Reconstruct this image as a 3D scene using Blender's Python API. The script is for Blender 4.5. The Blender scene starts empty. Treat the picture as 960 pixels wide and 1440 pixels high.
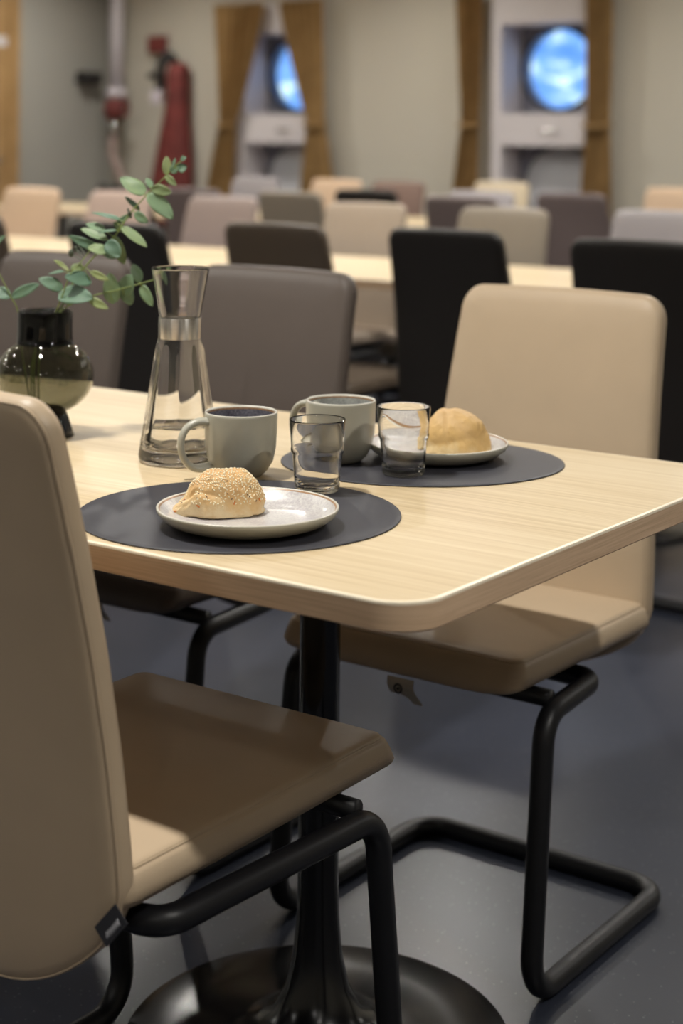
import bpy, bmesh, math, random
from mathutils import Vector, Matrix, noise
random.seed(7)
PI = math.pi
scene = bpy.context.scene
COL = scene.collection

# ------------------------------------------------------------------ camera
F, YH, ROLL, TH = 2338.9, 196.14, .0086, .624
CAM = Vector((.8390, -1.2796, 1.17))
cT, sT = math.cos(TH), math.sin(TH)
cd = bpy.data.cameras.new('camera'); cam = bpy.data.objects.new('camera', cd); COL.objects.link(cam)
scene.camera = cam
cd.sensor_fit = 'VERTICAL'; cd.sensor_height = 36; cd.sensor_width = 24
cd.lens = F / 1440 * 36
cd.shift_x = -4.5 / 1440; cd.shift_y = -(720 - YH) / 1440
cd.clip_start = .05; cd.clip_end = 200
cam.location = CAM
cam.rotation_euler = (Matrix.Rotation(TH, 4, 'Z') @ Matrix.Rotation(PI / 2, 4, 'X') @ Matrix.Rotation(ROLL, 4, 'Z')).to_euler()
cd.dof.use_dof = True; cd.dof.focus_distance = 1.93; cd.dof.aperture_fstop = 3.6


def at(px, py, t):
    """point at depth t along the view axis for a measured direction"""
    dx, dy = px - 480, py - 720
    cr, sr = math.cos(ROLL), math.sin(ROLL)
    u = dx * cr + dy * sr; v = -dx * sr + dy * cr + 720 - YH
    X = u / F * t; Z = -v / F * t
    return Vector((CAM.x + X * cT - t * sT, CAM.y + X * sT + t * cT, CAM.z + Z))


# ------------------------------------------------------------------ materials
def lin(v):
    v /= 255.
    return v / 12.92 if v <= .04045 else ((v + .055) / 1.055) ** 2.4


def rgb(r, g, b): return (lin(r), lin(g), lin(b), 1)


def newmat(name):
    m = bpy.data.materials.new(name); m.use_nodes = True
    nt = m.node_tree; b = nt.nodes['Principled BSDF']
    return m, nt, b


def N(nt, typ, **kw):
    n = nt.nodes.new(typ)
    for k, v in kw.items(): setattr(n, k, v)
    return n


def coords(nt, scale=(1, 1, 1)):
    tc = N(nt, 'ShaderNodeTexCoord'); mp = N(nt, 'ShaderNodeMapping')
    mp.inputs['Scale'].default_value = scale
    nt.links.new(tc.outputs['Object'], mp.inputs['Vector'])
    return mp.outputs['Vector']


def ramp(nt, fac, stops):
    r = N(nt, 'ShaderNodeValToRGB')
    e = r.color_ramp.elements
    while len(e) < len(stops): e.new(.5)
    for i, (p, c) in enumerate(stops): e[i].position = p; e[i].color = c
    nt.links.new(fac, r.inputs['Fac'])
    return r.outputs['Color']


def noisefac(nt, vec, scale, detail=4, rough=.6):
    n = N(nt, 'ShaderNodeTexNoise'); n.inputs['Scale'].default_value = scale
    n.inputs['Detail'].default_value = detail; n.inputs['Roughness'].default_value = rough
    nt.links.new(vec, n.inputs['Vector'])
    return n.outputs['Fac']


def bump(nt, b, fac, strength=.2, dist=.001):
    bp = N(nt, 'ShaderNodeBump'); bp.inputs['Strength'].default_value = strength; bp.inputs['Distance'].default_value = dist
    nt.links.new(fac, bp.inputs['Height']); nt.links.new(bp.outputs['Normal'], b.inputs['Normal'])


def simple(name, col, rough=.5, metal=0, nscale=0, bumps=0, var=.06, spec=.5, coat=0):
    m, nt, b = newmat(name)
    b.inputs['Roughness'].default_value = rough; b.inputs['Metallic'].default_value = metal
    b.inputs['Specular IOR Level'].default_value = spec
    b.inputs['Coat Weight'].default_value = coat
    v = coords(nt)
    f = noisefac(nt, v, nscale or 12, 3)
    lo = tuple(max(0, c * (1 - var)) for c in col[:3]) + (1,); hi = tuple(min(1, c * (1 + var)) for c in col[:3]) + (1,)
    nt.links.new(ramp(nt, f, [(.3, lo), (.7, hi)]), b.inputs['Base Color'])
    if bumps: bump(nt, b, noisefac(nt, v, bumps, 5), .25, .0006)
    return m


def leather(name, col, rough=.42):
    m, nt, b = newmat(name)
    v = coords(nt)
    f = noisefac(nt, v, 5, 3)
    lo = tuple(c * .95 for c in col[:3]) + (1,); hi = tuple(min(1, c * 1.05) for c in col[:3]) + (1,)
    nt.links.new(ramp(nt, f, [(.3, lo), (.7, hi)]), b.inputs['Base Color'])
    b.inputs['Roughness'].default_value = rough
    b.inputs['Specular IOR Level'].default_value = .4
    a = N(nt, 'ShaderNodeTexVoronoi'); a.inputs['Scale'].default_value = 900; nt.links.new(v, a.inputs['Vector'])
    mx = N(nt, 'ShaderNodeMath', operation='ADD'); nt.links.new(a.outputs['Distance'], mx.inputs[0])
    f2 = noisefac(nt, v, 14, 3)
    mm = N(nt, 'ShaderNodeMath', operation='MULTIPLY'); mm.inputs[1].default_value = 6; nt.links.new(f2, mm.inputs[0])
    nt.links.new(mm.outputs[0], mx.inputs[1])
    bump(nt, b, mx.outputs[0], .18, .0006)
    return m


def wood(name, c1, c2, c3, rough=.42, sx=1.2):
    m, nt, b = newmat(name)
    v = coords(nt, (sx, 60, 60))
    f = noisefac(nt, v, 1.6, 6, .62)
    v2 = coords(nt, (.7, 5, 5)); f2 = noisefac(nt, v2, 1.3, 3, .5)
    v3 = coords(nt, (9, 260, 260)); f3 = noisefac(nt, v3, 1.0, 2, .6)
    a = N(nt, 'ShaderNodeMath', operation='MULTIPLY_ADD'); a.inputs[1].default_value = .55
    nt.links.new(f, a.inputs[0])
    s2 = N(nt, 'ShaderNodeMath', operation='MULTIPLY'); s2.inputs[1].default_value = .25; nt.links.new(f2, s2.inputs[0])
    nt.links.new(s2.outputs[0], a.inputs[2])
    a2 = N(nt, 'ShaderNodeMath', operation='MULTIPLY_ADD'); a2.inputs[1].default_value = .22
    nt.links.new(f3, a2.inputs[0]); nt.links.new(a.outputs[0], a2.inputs[2])
    nt.links.new(ramp(nt, a2.outputs[0], [(.38, c1), (.5, c2), (.60, c3)]), b.inputs['Base Color'])
    b.inputs['Roughness'].default_value = rough
    bump(nt, b, f3, .12, .0004)
    return m


def glass(name, col=(1, 1, 1, 1), rough=0, ior=1.5):
    m, nt, b = newmat(name)
    b.inputs['Base Color'].default_value = col
    b.inputs['Transmission Weight'].default_value = 1
    b.inputs['Roughness'].default_value = rough; b.inputs['IOR'].default_value = ior
    return m


def speckled(name, base, dark, rough=.35, sc=420, lo=.42, hi=.62):
    m, nt, b = newmat(name)
    v = coords(nt)
    f = noisefac(nt, v, sc, 4, .7)
    f2 = noisefac(nt, v, 26, 3, .6)
    a = N(nt, 'ShaderNodeMath', operation='MULTIPLY_ADD'); a.inputs[1].default_value = .45
    nt.links.new(f2, a.inputs[0])
    s = N(nt, 'ShaderNodeMath', operation='MULTIPLY'); s.inputs[1].default_value = .6; nt.links.new(f, s.inputs[0])
    nt.links.new(s.outputs[0], a.inputs[2])
    nt.links.new(ramp(nt, a.outputs[0], [(lo, dark), (hi, base)]), b.inputs['Base Color'])
    b.inputs['Roughness'].default_value = rough; b.inputs['Coat Weight'].default_value = .4
    b.inputs['Coat Roughness'].default_value = .15
    return m


M = {}
M['oak'] = wood('oak laminate', rgb(190, 167, 128), rgb(205, 184, 148), rgb(214, 196, 163), sx=.9)


def edgewood():
    m, nt, b = newmat('oak edge band')
    v = coords(nt, (7, 7, 420)); f = noisefac(nt, v, 1.0, 5, .65)
    nt.links.new(ramp(nt, f, [(.3, rgb(184, 154, 124)), (.55, rgb(206, 176, 145)), (.8, rgb(220, 192, 162))]), b.inputs['Base Color'])
    b.inputs['Roughness'].default_value = .5
    return m


M['oak_edge'] = edgewood()
M['oak_trim'] = simple('pale edge trim', rgb(240, 228, 204), .3)
M['beige'] = leather('beige leather', rgb(191, 170, 143))
M['brown'] = leather('dark brown leather', rgb(92, 82, 76))
M['black'] = leather('black leather', rgb(34, 30, 27), .45)
M['coffee'] = leather('coffee brown leather', rgb(88, 76, 64))
M['taupe'] = leather('taupe leather', rgb(136, 126, 112))
M['sand'] = leather('light taupe leather', rgb(165, 150, 134))
M['mauve'] = leather('mauve taupe leather', rgb(146, 130, 124))
M['pinkish'] = leather('pinkish beige leather', rgb(186, 164, 152))
M['peach'] = leather('peach beige leather', rgb(200, 172, 144))
M['plum'] = leather('plum grey leather', rgb(104, 92, 90))
M['dove'] = leather('dove grey leather', rgb(152, 146, 148))
M['cream'] = leather('cream leather', rgb(208, 192, 164))
M['umber'] = leather('umber leather', rgb(122, 98, 88))
M['steel_black'] = simple('black powder coated steel', rgb(20, 20, 23), .42, nscale=30, spec=.35)
M['shell'] = simple('black seat shell', rgb(18, 17, 17), .6)
M['pedestal'] = simple('black lacquered pedestal', rgb(9, 9, 11), .2, spec=.5)
M['tag_dark'] = simple('dark fabric tag', rgb(48, 48, 54), .7)
M['tag_text'] = simple('pale woven thread', rgb(190, 190, 196), .6)
M['tag_pale'] = simple('pale paper tag', rgb(196, 188, 174), .6)
M['mat'] = simple('charcoal leather mat', rgb(50, 50, 57), .5, nscale=40, bumps=1400, var=.08)
M['cer'] = simple('sage grey stoneware', rgb(172, 170, 156), .32, nscale=60, var=.025, coat=.35)
M['cer_rim'] = simple('brown glazed rim', rgb(152, 118, 84), .35, nscale=200, var=.3)
M['cer_lip'] = simple('pale glazed lip', rgb(206, 202, 190), .28, nscale=60, var=.03, coat=.4)
M['plate_in'] = speckled('plate glaze', rgb(206, 204, 200), rgb(176, 171, 174), .32, 300, .42, .6)
M['mug_in'] = speckled('dark mug glaze', rgb(150, 150, 160), rgb(78, 76, 88), .3, 420, .45, .75)
M['mug_in2'] = speckled('pale mug glaze', rgb(190, 192, 186), rgb(128, 130, 128), .3, 420, .4, .7)
M['glass'] = glass('clear glass', (1, 1, 1, 1))
M['water'] = glass('water', (1, 1, 1, 1), 0, 1.333)
M['smoke'] = glass('smoked green grey glass', (.38, .385, .32, 1))
M['smoke_dark'] = glass('dark smoked glass', (.02, .022, .026, 1))
M['pane'] = glass('window glass', (.93, .97, 1, 1))
M['steel'] = simple('brushed steel', (.62, .6, .57, 1), .22, 1, 20, var=.03)
def brushed():
    m, nt, b = newmat('brushed steel collar')
    b.inputs['Metallic'].default_value = 1; b.inputs['Roughness'].default_value = .26; b.inputs['Anisotropic'].default_value = .85; b.inputs['Anisotropic Rotation'].default_value = .25
    v = coords(nt, (1, 1, 60)); f = noisefac(nt, v, 40, 3)
    nt.links.new(ramp(nt, f, [(.3, (.62, .60, .58, 1)), (.7, (.80, .78, .75, 1))]), b.inputs['Base Color'])
    tg = N(nt, 'ShaderNodeTangent', direction_type='RADIAL', axis='Z'); nt.links.new(tg.outputs[0], b.inputs['Tangent'])
    return m


M['collar'] = brushed()
M['white_paint'] = simple('white window lining', rgb(214, 208, 210), .45, nscale=4, var=.02)
M['grey_steel'] = simple('grey painted steel plate', rgb(136, 136, 148), .45, nscale=6, var=.04)
M['dark_steel'] = simple('dark gasket ring', rgb(52, 54, 62), .5)
M['hatch'] = simple('pale grey hatch cover', rgb(196, 198, 202), .5, nscale=6, var=.03)
M['wall'] = simple('cream grey wall paint', rgb(190, 184, 170), .75, nscale=1.2, var=.015)
M['wall_grey'] = simple('pale grey wall paint', rgb(164, 162, 154), .75, nscale=1.2, var=.015)
M['ceiling'] = simple('ceiling panel', rgb(214, 210, 202), .8, nscale=1, var=.02)
M['red'] = simple('red fabric', rgb(112, 46, 42), .7, nscale=9, var=.4)
M['red_paint'] = simple('red painted metal', rgb(112, 50, 46), .5)
M['pipe'] = simple('pale grey painted pipe', rgb(214, 208, 214), .4)
M['hose'] = simple('dusty brown hose', rgb(150, 130, 122), .7)
M['blackish'] = simple('black rubber', rgb(34, 32, 32), .5)
M['label'] = simple('pale label', rgb(200, 192, 200), .5)
M['door'] = wood('door veneer', rgb(150, 118, 76), rgb(166, 132, 88), rgb(180, 146, 100), .5)
M['stem'] = simple('green stem', rgb(120, 136, 72), .5, nscale=60, var=.2)
M['bud'] = simple('dark bud', rgb(70, 78, 62), .5)
M['crumb'] = simple('bread base', rgb(190, 150, 100), .8)
M['seed'] = simple('sesame seed', rgb(248, 236, 204), .45, nscale=300, var=.1)
M['dark_seed'] = simple('poppy and flax seed', rgb(90, 66, 58), .5)
M['carrot'] = simple('orange crumb', rgb(214, 128, 60), .6)
M['daylamp'] = None


def leafmat():
    m, nt, b = newmat('eucalyptus leaf')
    v = coords(nt)
    at_ = N(nt, 'ShaderNodeVertexColor'); at_.layer_name = 'tone'
    f = noisefac(nt, v, 60, 3)
    mix = N(nt, 'ShaderNodeMath', operation='MULTIPLY_ADD'); mix.inputs[1].default_value = .3
    nt.links.new(f, mix.inputs[0])
    sep = N(nt, 'ShaderNodeSeparateColor'); nt.links.new(at_.outputs['Color'], sep.inputs[0])
    s = N(nt, 'ShaderNodeMath', operation='MULTIPLY'); s.inputs[1].default_value = .8; nt.links.new(sep.outputs[0], s.inputs[0])
    nt.links.new(s.outputs[0], mix.inputs[2])
    nt.links.new(ramp(nt, mix.outputs[0], [(.12, rgb(84, 112, 92)), (.5, rgb(110, 134, 100)), (.9, rgb(150, 160, 106))]), b.inputs['Base Color'])
    b.inputs['Roughness'].default_value = .5
    b.inputs['Transmission Weight'].default_value = 0
    b.inputs['Subsurface Weight'].default_value = .12; b.inputs['Subsurface Radius'].default_value = (.004, .006, .002)
    return m


M['leaf'] = leafmat()


def breadmat(name, top, mid, low, spots=.5):
    m, nt, b = newmat(name)
    tc = N(nt, 'ShaderNodeTexCoord'); v = tc.outputs['Object']
    f = noisefac(nt, v, 38, 5, .65)
    sp = N(nt, 'ShaderNodeSeparateXYZ'); nt.links.new(v, sp.inputs[0])
    a = N(nt, 'ShaderNodeMath', operation='MULTIPLY_ADD'); a.inputs[1].default_value = 9; nt.links.new(sp.outputs[2], a.inputs[0])
    s = N(nt, 'ShaderNodeMath', operation='MULTIPLY'); s.inputs[1].default_value = .9; nt.links.new(f, s.inputs[0])
    nt.links.new(s.outputs[0], a.inputs[2])
    nt.links.new(ramp(nt, a.outputs[0], [(.42, low), (.62, mid), (.95, top)]), b.inputs['Base Color'])
    b.inputs['Roughness'].default_value = .55
    f3 = noisefac(nt, v, 140, 6, .7)
    bump(nt, b, f3, .7, .0015)
    return m


M['bread_a'] = breadmat('seeded roll crust', rgb(200, 152, 92), rgb(214, 178, 124), rgb(222, 200, 158))
M['bread_b'] = breadmat('plain roll crust', rgb(204, 168, 116), rgb(214, 176, 112), rgb(226, 200, 150))


def floormat():
    m, nt, b = newmat('speckled vinyl floor')
    v = coords(nt)
    f = noisefac(nt, v, 1.5, 4)
    c = ramp(nt, f, [(.3, rgb(46, 50, 61)), (.7, rgb(56, 60, 72))])
    vo = N(nt, 'ShaderNodeTexVoronoi'); vo.inputs['Scale'].default_value = 110; nt.links.new(v, vo.inputs['Vector'])
    lt = N(nt, 'ShaderNodeMath', operation='LESS_THAN'); lt.inputs[1].default_value = .16; nt.links.new(vo.outputs['Distance'], lt.inputs[0])
    cut = noisefac(nt, v, 60, 2); gt = N(nt, 'ShaderNodeMath', operation='GREATER_THAN'); gt.inputs[1].default_value = .52
    nt.links.new(cut, gt.inputs[0])
    mu = N(nt, 'ShaderNodeMath', operation='MULTIPLY'); nt.links.new(lt.outputs[0], mu.inputs[0]); nt.links.new(gt.outputs[0], mu.inputs[1])
    mix = N(nt, 'ShaderNodeMix', data_type='RGBA'); nt.links.new(mu.outputs[0], mix.inputs['Factor'])
    nt.links.new(c, mix.inputs['A']); mix.inputs['B'].default_value = rgb(108, 110, 118)
    nt.links.new(mix.outputs['Result'], b.inputs['Base Color'])
    b.inputs['Roughness'].default_value = .3
    f4 = noisefac(nt, v, 30, 3)
    bump(nt, b, f4, .12, .001)
    return m


M['floor'] = floormat()


def curtainmat():
    m, nt, b = newmat('ochre curtain fabric')
    v = coords(nt)
    f = noisefac(nt, v, 9, 3)
    nt.links.new(ramp(nt, f, [(.3, rgb(138, 108, 66)), (.7, rgb(158, 126, 80))]), b.inputs['Base Color'])
    b.inputs['Roughness'].default_value = .85
    return m


M['curtain'] = curtainmat()


# ------------------------------------------------------------------ mesh helpers
def link_mesh(name, bm, mats, parent=None, smooth=True):
    me = bpy.data.meshes.new(name)
    bmesh.ops.recalc_face_normals(bm, faces=bm.faces)
    bm.to_mesh(me); bm.free()
    for m in (mats if isinstance(mats, (list, tuple)) else [mats]): me.materials.append(m)
    if smooth:
        for p in me.polygons: p.use_smooth = True
    o = bpy.data.objects.new(name, me); COL.objects.link(o)
    if parent: o.parent = parent
    return o


def autosmooth(o, ang=40):
    me = o.data
    bm = bmesh.new(); bm.from_mesh(me)
    for e in bm.edges:
        if len(e.link_faces) == 2 and e.calc_face_angle(0) > math.radians(ang): e.smooth = False
    bm.to_mesh(me); bm.free()
    return o


def tag(o, label, cat, group=None, kind=None):
    o['label'] = label; o['category'] = cat
    if group: o['group'] = group
    if kind: o['kind'] = kind
    return o


def empty(name, loc=(0, 0, 0), rz=0):
    o = bpy.data.objects.new(name, None); COL.objects.link(o)
    o.location = loc; o.rotation_euler = (0, 0, rz); o.empty_display_size = .1
    return o


def bm_box(bm, lo, hi, mi=0):
    x0, y0, z0 = lo; x1, y1, z1 = hi
    v = [bm.verts.new(p) for p in [(x0, y0, z0), (x1, y0, z0), (x1, y1, z0), (x0, y1, z0), (x0, y0, z1), (x1, y0, z1), (x1, y1, z1), (x0, y1, z1)]]
    for q in [(0, 3, 2, 1), (4, 5, 6, 7), (0, 1, 5, 4), (1, 2, 6, 5), (2, 3, 7, 6), (3, 0, 4, 7)]:
        bm.faces.new([v[i] for i in q]).material_index = mi


def box(name, lo, hi, m, parent=None, bev=0):
    bm = bmesh.new(); bm_box(bm, lo, hi)
    if bev: bmesh.ops.bevel(bm, geom=list(bm.edges), offset=bev, segments=3, profile=.6, affect='EDGES')
    o = link_mesh(name, bm, m, parent); autosmooth(o, 35)
    return o


def rounded_loop(hw, hh, r, nc=8, ns=10):
    """rounded rectangle, fixed point count"""
    pts = []
    r = max(1e-4, min(r, hw - 1e-4, hh - 1e-4))
    cs = [(hw - r, hh - r, 0), (-hw + r, hh - r, PI / 2), (-hw + r, -hh + r, PI), (hw - r, -hh + r, 1.5 * PI)]
    for k in range(4):
        cx, cy, a0 = cs[k]
        for i in range(nc + 1):
            a = a0 + PI / 2 * i / nc
            pts.append((cx + r * math.cos(a), cy + r * math.sin(a)))
        nx, ny, na = cs[(k + 1) % 4]
        p0 = pts[-1]; p1 = (nx + r * math.cos(na), ny + r * math.sin(na))
        for i in range(1, ns):
            f = i / ns; pts.append((p0[0] + (p1[0] - p0[0]) * f, p0[1] + (p1[1] - p0[1]) * f))
    return pts


def cushion_bm(hw, hh, r, prof, warp, nc=8, ns=10, mats=None):
    """prof: list of (inset, height) rings from centre of one face round to centre of the other"""
    bm = bmesh.new(); rings = []
    for d, z in prof:
        L = rounded_loop(hw - d, hh - d, max(.004, r - d), nc, ns)
        rings.append([bm.verts.new(warp(u, v, z)) for u, v in L])
    n = len(rings[0])
    for k in range(len(rings) - 1):
        for i in range(n):
            f = bm.faces.new([rings[k][i], rings[k][(i + 1) % n], rings[k + 1][(i + 1) % n], rings[k + 1][i]])
            if mats: f.material_index = mats[k]
    for R, z in ((rings[0], prof[0][1]), (rings[-1], prof[-1][1])):
        f = bm.faces.new(R if R is rings[-1] else R[::-1])
        if mats: f.material_index = mats[0] if R is rings[0] else mats[-1]
    return bm


def fillet(pts, rad, closed=False, seg=8):
    out = []; n = len(pts)
    for i, p in enumerate(pts):
        p = Vector(p)
        if not closed and i in (0, n - 1): out.append(p); continue
        a = Vector(pts[i - 1]); b = Vector(pts[(i + 1) % n])
        da = (a - p); db = (b - p)
        ang = da.angle(db); 
        if ang > PI - .02: out.append(p); continue
        rr = rad[i] if isinstance(rad, (list, tuple)) else rad
        d = min(rr / math.tan(ang / 2), da.length * .49, db.length * .49)
        rr = d * math.tan(ang / 2)
        da.normalize(); db.normalize()
        bis = (da + db).normalized(); cen = p + bis * (rr / math.sin(ang / 2))
        s = p + da * d - cen; e = p + db * d - cen
        tot = s.angle(e); ax = s.cross(e).normalized()
        for k in range(seg + 1):
            out.append(cen + Matrix.Rotation(tot * k / seg, 3, ax) @ s)
    return out


def tube_bm(pts, r, closed=False, n=14, bm=None, caps=True):
    """r may be a number or list"""
    bm = bm or bmesh.new()
    P = [Vector(p) for p in pts]; m = len(P); rings = []
    nrm = None
    for i in range(m):
        if closed: t = (P[(i + 1) % m] - P[i - 1])
        else: t = P[min(i + 1, m - 1)] - P[max(i - 1, 0)]
        t.normalize()
        if nrm is None:
            nrm = t.orthogonal().normalized()
        nrm = (nrm - t * nrm.dot(t))
        if nrm.length < 1e-6: nrm = t.orthogonal()
        nrm.normalize(); bn = t.cross(nrm)
        rr = r[i] if isinstance(r, (list, tuple)) else r
        rings.append([bm.verts.new(P[i] + (nrm * math.cos(a) + bn * math.sin(a)) * rr) for a in [2 * PI * k / n for k in range(n)]])
    for i in range(m if closed else m - 1):
        A, B = rings[i], rings[(i + 1) % m]
        off = 0
        if closed and i == m - 1:
            off = min(range(n), key=lambda q: (A[0].co - B[q].co).length)
        for k in range(n):
            bm.faces.new([A[k], A[(k + 1) % n], B[(k + 1 + off) % n], B[(k + off) % n]])
    if not closed and caps:
        bm.faces.new(rings[0][::-1]); bm.faces.new(rings[-1])
    return bm


def lathe_bm(prof, n=64, mats=None, closed=False, radfn=None, bm=None):
    """prof (r,z) list; radfn(r,z,a)->r"""
    bm = bm or bmesh.new(); rings = []
    for r, z in prof:
        if r < 1e-6: rings.append([bm.verts.new((0, 0, z))]); continue
        rings.append([bm.verts.new(((radfn(r, z, 2 * PI * k / n) if radfn else r) * math.cos(2 * PI * k / n), (radfn(r, z, 2 * PI * k / n) if radfn else r) * math.sin(2 * PI * k / n), z)) for k in range(n)])
    m = len(rings)
    for i in range(m if closed else m - 1):
        A, B = rings[i], rings[(i + 1) % m]; mi = mats[i] if mats else 0
        for k in range(n):
            k2 = (k + 1) % n
            if len(A) == 1 and len(B) == 1: continue
            if len(A) == 1: f = bm.faces.new([A[0], B[k2], B[k]])
            elif len(B) == 1: f = bm.faces.new([A[k], A[k2], B[0]])
            else: f = bm.faces.new([A[k], A[k2], B[k2], B[k]])
            f.material_index = mi
    return bm


def arc(cx, cz, r, a0, a1, n=6):
    return [(cx + r * math.cos(math.radians(a0 + (a1 - a0) * i / n)), cz + r * math.sin(math.radians(a0 + (a1 - a0) * i / n))) for i in range(n + 1)]


# ------------------------------------------------------------------ room
X0, X1, Y0, Y1, H = -8.05, 3.2, -4.2, 8.0, 2.62


def struct(o): o['kind'] = 'structure'; return o


struct(box('floor', (X0 - .2, Y0 - .2, -.1), (X1 + .2, Y1 + .6, 0), M['floor']))
struct(box('ceiling', (X0 - .2, Y0 - .2, H), (X1 + .2, Y1 + .6, H + .1), M['ceiling']))
struct(box('wall_right', (X1, Y0, 0), (X1 + .12, Y1, H), M['wall']))
struct(box('wall_front', (X0, Y0 - .12, 0), (X1, Y0, H), M['wall']))
struct(box('wall_left', (X0 - .12, Y0, 0), (X0, Y1 + .05, H), M['wall_grey']))

WIN = [(-6.39, 1), (-4.28, 2)]
UO, DO = (1.345, 1.915), (.70, 1.14)       # upper and lower opening heights
OW = .30
# back wall with an opening behind each window unit
bm = bmesh.new()
xs = [X0 - .05, WIN[0][0] - .33, WIN[0][0] + .33, WIN[1][0] - .33, WIN[1][0] + .33, X1 + .05]
for i in range(5):
    if i % 2 == 0: bm_box(bm, (xs[i], Y1, 0), (xs[i + 1], Y1 + .12, H))
    else:
        bm_box(bm, (xs[i], Y1, 0), (xs[i + 1], Y1 + .12, .62)); bm_box(bm, (xs[i], Y1, 2.0), (xs[i + 1], Y1 + .12, H))
struct(link_mesh('wall_back', bm, M['wall'], smooth=False))

for (cx, k) in WIN:
    w = empty('window_%d' % k, (cx, Y1, 0)); w['kind'] = 'structure'
    # frame: a panel with two rectangular openings and deep jambs
    bm = bmesh.new()
    W = .37
    for lo, hi in [((-W, -.045, .5), (-OW, 0, 2.12)), ((OW, -.045, .5), (W, 0, 2.12)), ((-OW, -.045, UO[1]), (OW, 0, 2.12)),
                   ((-OW, -.045, DO[1]), (OW, 0, UO[0])), ((-OW, -.045, .5), (OW, 0, DO[0]))]: bm_box(bm, lo, hi)
    bmesh.ops.remove_doubles(bm, verts=bm.verts, dist=1e-5)
    fr = link_mesh('window_frame', bm, M['white_paint'], w, False)
    bm = bmesh.new()
    for zz in (UO, DO):
        bm_box(bm, (-OW - .02, 0, zz[0] - .02), (-OW, .22, zz[1] + .02)); bm_box(bm, (OW, 0, zz[0] - .02), (OW + .02, .22, zz[1] + .02))
        bm_box(bm, (-OW, 0, zz[0] - .02), (OW, .22, zz[0])); bm_box(bm, (-OW, 0, zz[1]), (OW, .22, zz[1] + .02))
    link_mesh('window_reveal', bm, M['white_paint'], w, False)
    # steel plate with the round port opening
    PR, pz = .262, 1.635
    bm = bmesh.new(); n = 72
    A = [bm.verts.new((-.02 + PR * math.cos(2 * PI * i / n), .215, pz + PR * math.sin(2 * PI * i / n))) for i in range(n)]
    Bv = []
    for i in range(n):
        a = 2 * PI * i / n; c_, s_ = math.cos(a), math.sin(a)
        q = min((.34 + .02 * c_) / max(abs(c_), 1e-6), ((2.0 - pz) if s_ > 0 else (pz - 1.28)) / max(abs(s_), 1e-6))
        Bv.append(bm.verts.new((q * c_, .215, pz + q * s_)))
    C2 = [bm.verts.new((v.co.x, .32, v.co.z)) for v in A]
    for i in range(n):
        j = (i + 1) % n
        bm.faces.new([A[i], A[j], Bv[j], Bv[i]]); bm.faces.new([A[i], A[j], C2[j], C2[i]])
    link_mesh('port_plate', bm, M['grey_steel'], w, False)
    bm = bmesh.new()
    pts = [(-.02 + (PR + .006) * math.cos(2 * PI * i / 72), .208, pz + (PR + .006) * math.sin(2 * PI * i / 72)) for i in range(72)]
    tube_bm(pts, .013, True, 10, bm)
    link_mesh('port_gasket', bm, M['dark_steel'], w)
    bm = bmesh.new()
    r1 = [bm.verts.new((-.02 + PR * math.cos(2 * PI * i / 64), .30, pz + PR * math.sin(2 * PI * i / 64))) for i in range(64)]
    r2 = [bm.verts.new((v.co.x, .31, v.co.z)) for v in r1]
    bm.faces.new(r1); bm.faces.new(r2[::-1])
    for i in range(64): bm.faces.new([r1[i], r1[(i + 1) % 64], r2[(i + 1) % 64], r2[i]])
    link_mesh('port_glass', bm, M['pane'], w, False)
    # lower recess: pale round hatch cover in front of a dark back plate
    box('recess_back', (-OW, .2, DO[0]), (OW, .215, DO[1]), M['grey_steel'], w)
    bm = lathe_bm([(0, 0), (.24, 0), (.252, .006), (.255, .018), (.25, .03), (0, .036)], 64)
    bmesh.ops.transform(bm, matrix=Matrix.Translation((.02, .19, .88)) @ Matrix.Rotation(PI / 2, 4, 'X'), verts=bm.verts)
    link_mesh('hatch_cover', bm, M['hatch'], w)
    bm = bmesh.new()
    tube_bm([(.02 + .268 * math.cos(2 * PI * i / 64), .18, .88 + .268 * math.sin(2 * PI * i / 64)) for i in range(64)], .008, True, 8, bm)
    link_mesh('hatch_ring', bm, M['dark_steel'], w)
    # small grip on the middle rail
    bm = tube_bm(fillet([(0, -.045, 1.235), (0, -.07, 1.235), (.11, -.07, 1.235), (.11, -.045, 1.235)], .012), .006, n=10)
    link_mesh('window_handle', bm, M['steel'], w)

# door and its frame in the left wall
d = box('door_1', (X0 - .01, 5.9, 0), (X0 + .03, 6.93, 2.15), M['door']); struct(d)
hb = tube_bm(fillet([(.03, 6.84, 1.0), (.09, 6.84, 1.0), (.09, 6.72, 1.0)], .015), .009, n=10)
bmesh.ops.transform(hb, matrix=Matrix.Translation((X0, 0, 0)), verts=hb.verts)
link_mesh('door_handle', hb, M['steel'], d)
bm = bmesh.new()
for lo, hi in [((X0, 6.93, 0), (X0 + .045, 7.02, 2.24)), ((X0, 5.81, 0), (X0 + .045, 5.9, 2.24)), ((X0, 5.9, 2.15), (X0 + .045, 6.93, 2.24))]: bm_box(bm, lo, hi)
struct(link_mesh('trim_1', bm, M['door'], smooth=False))
sg = box('door_sign', (X0 + .031, 6.72, 1.81), (X0 + .04, 6.9, 1.88), M['white_paint'])
tag(sg, 'small white sign plate on the brown door at far left', 'sign')


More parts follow.
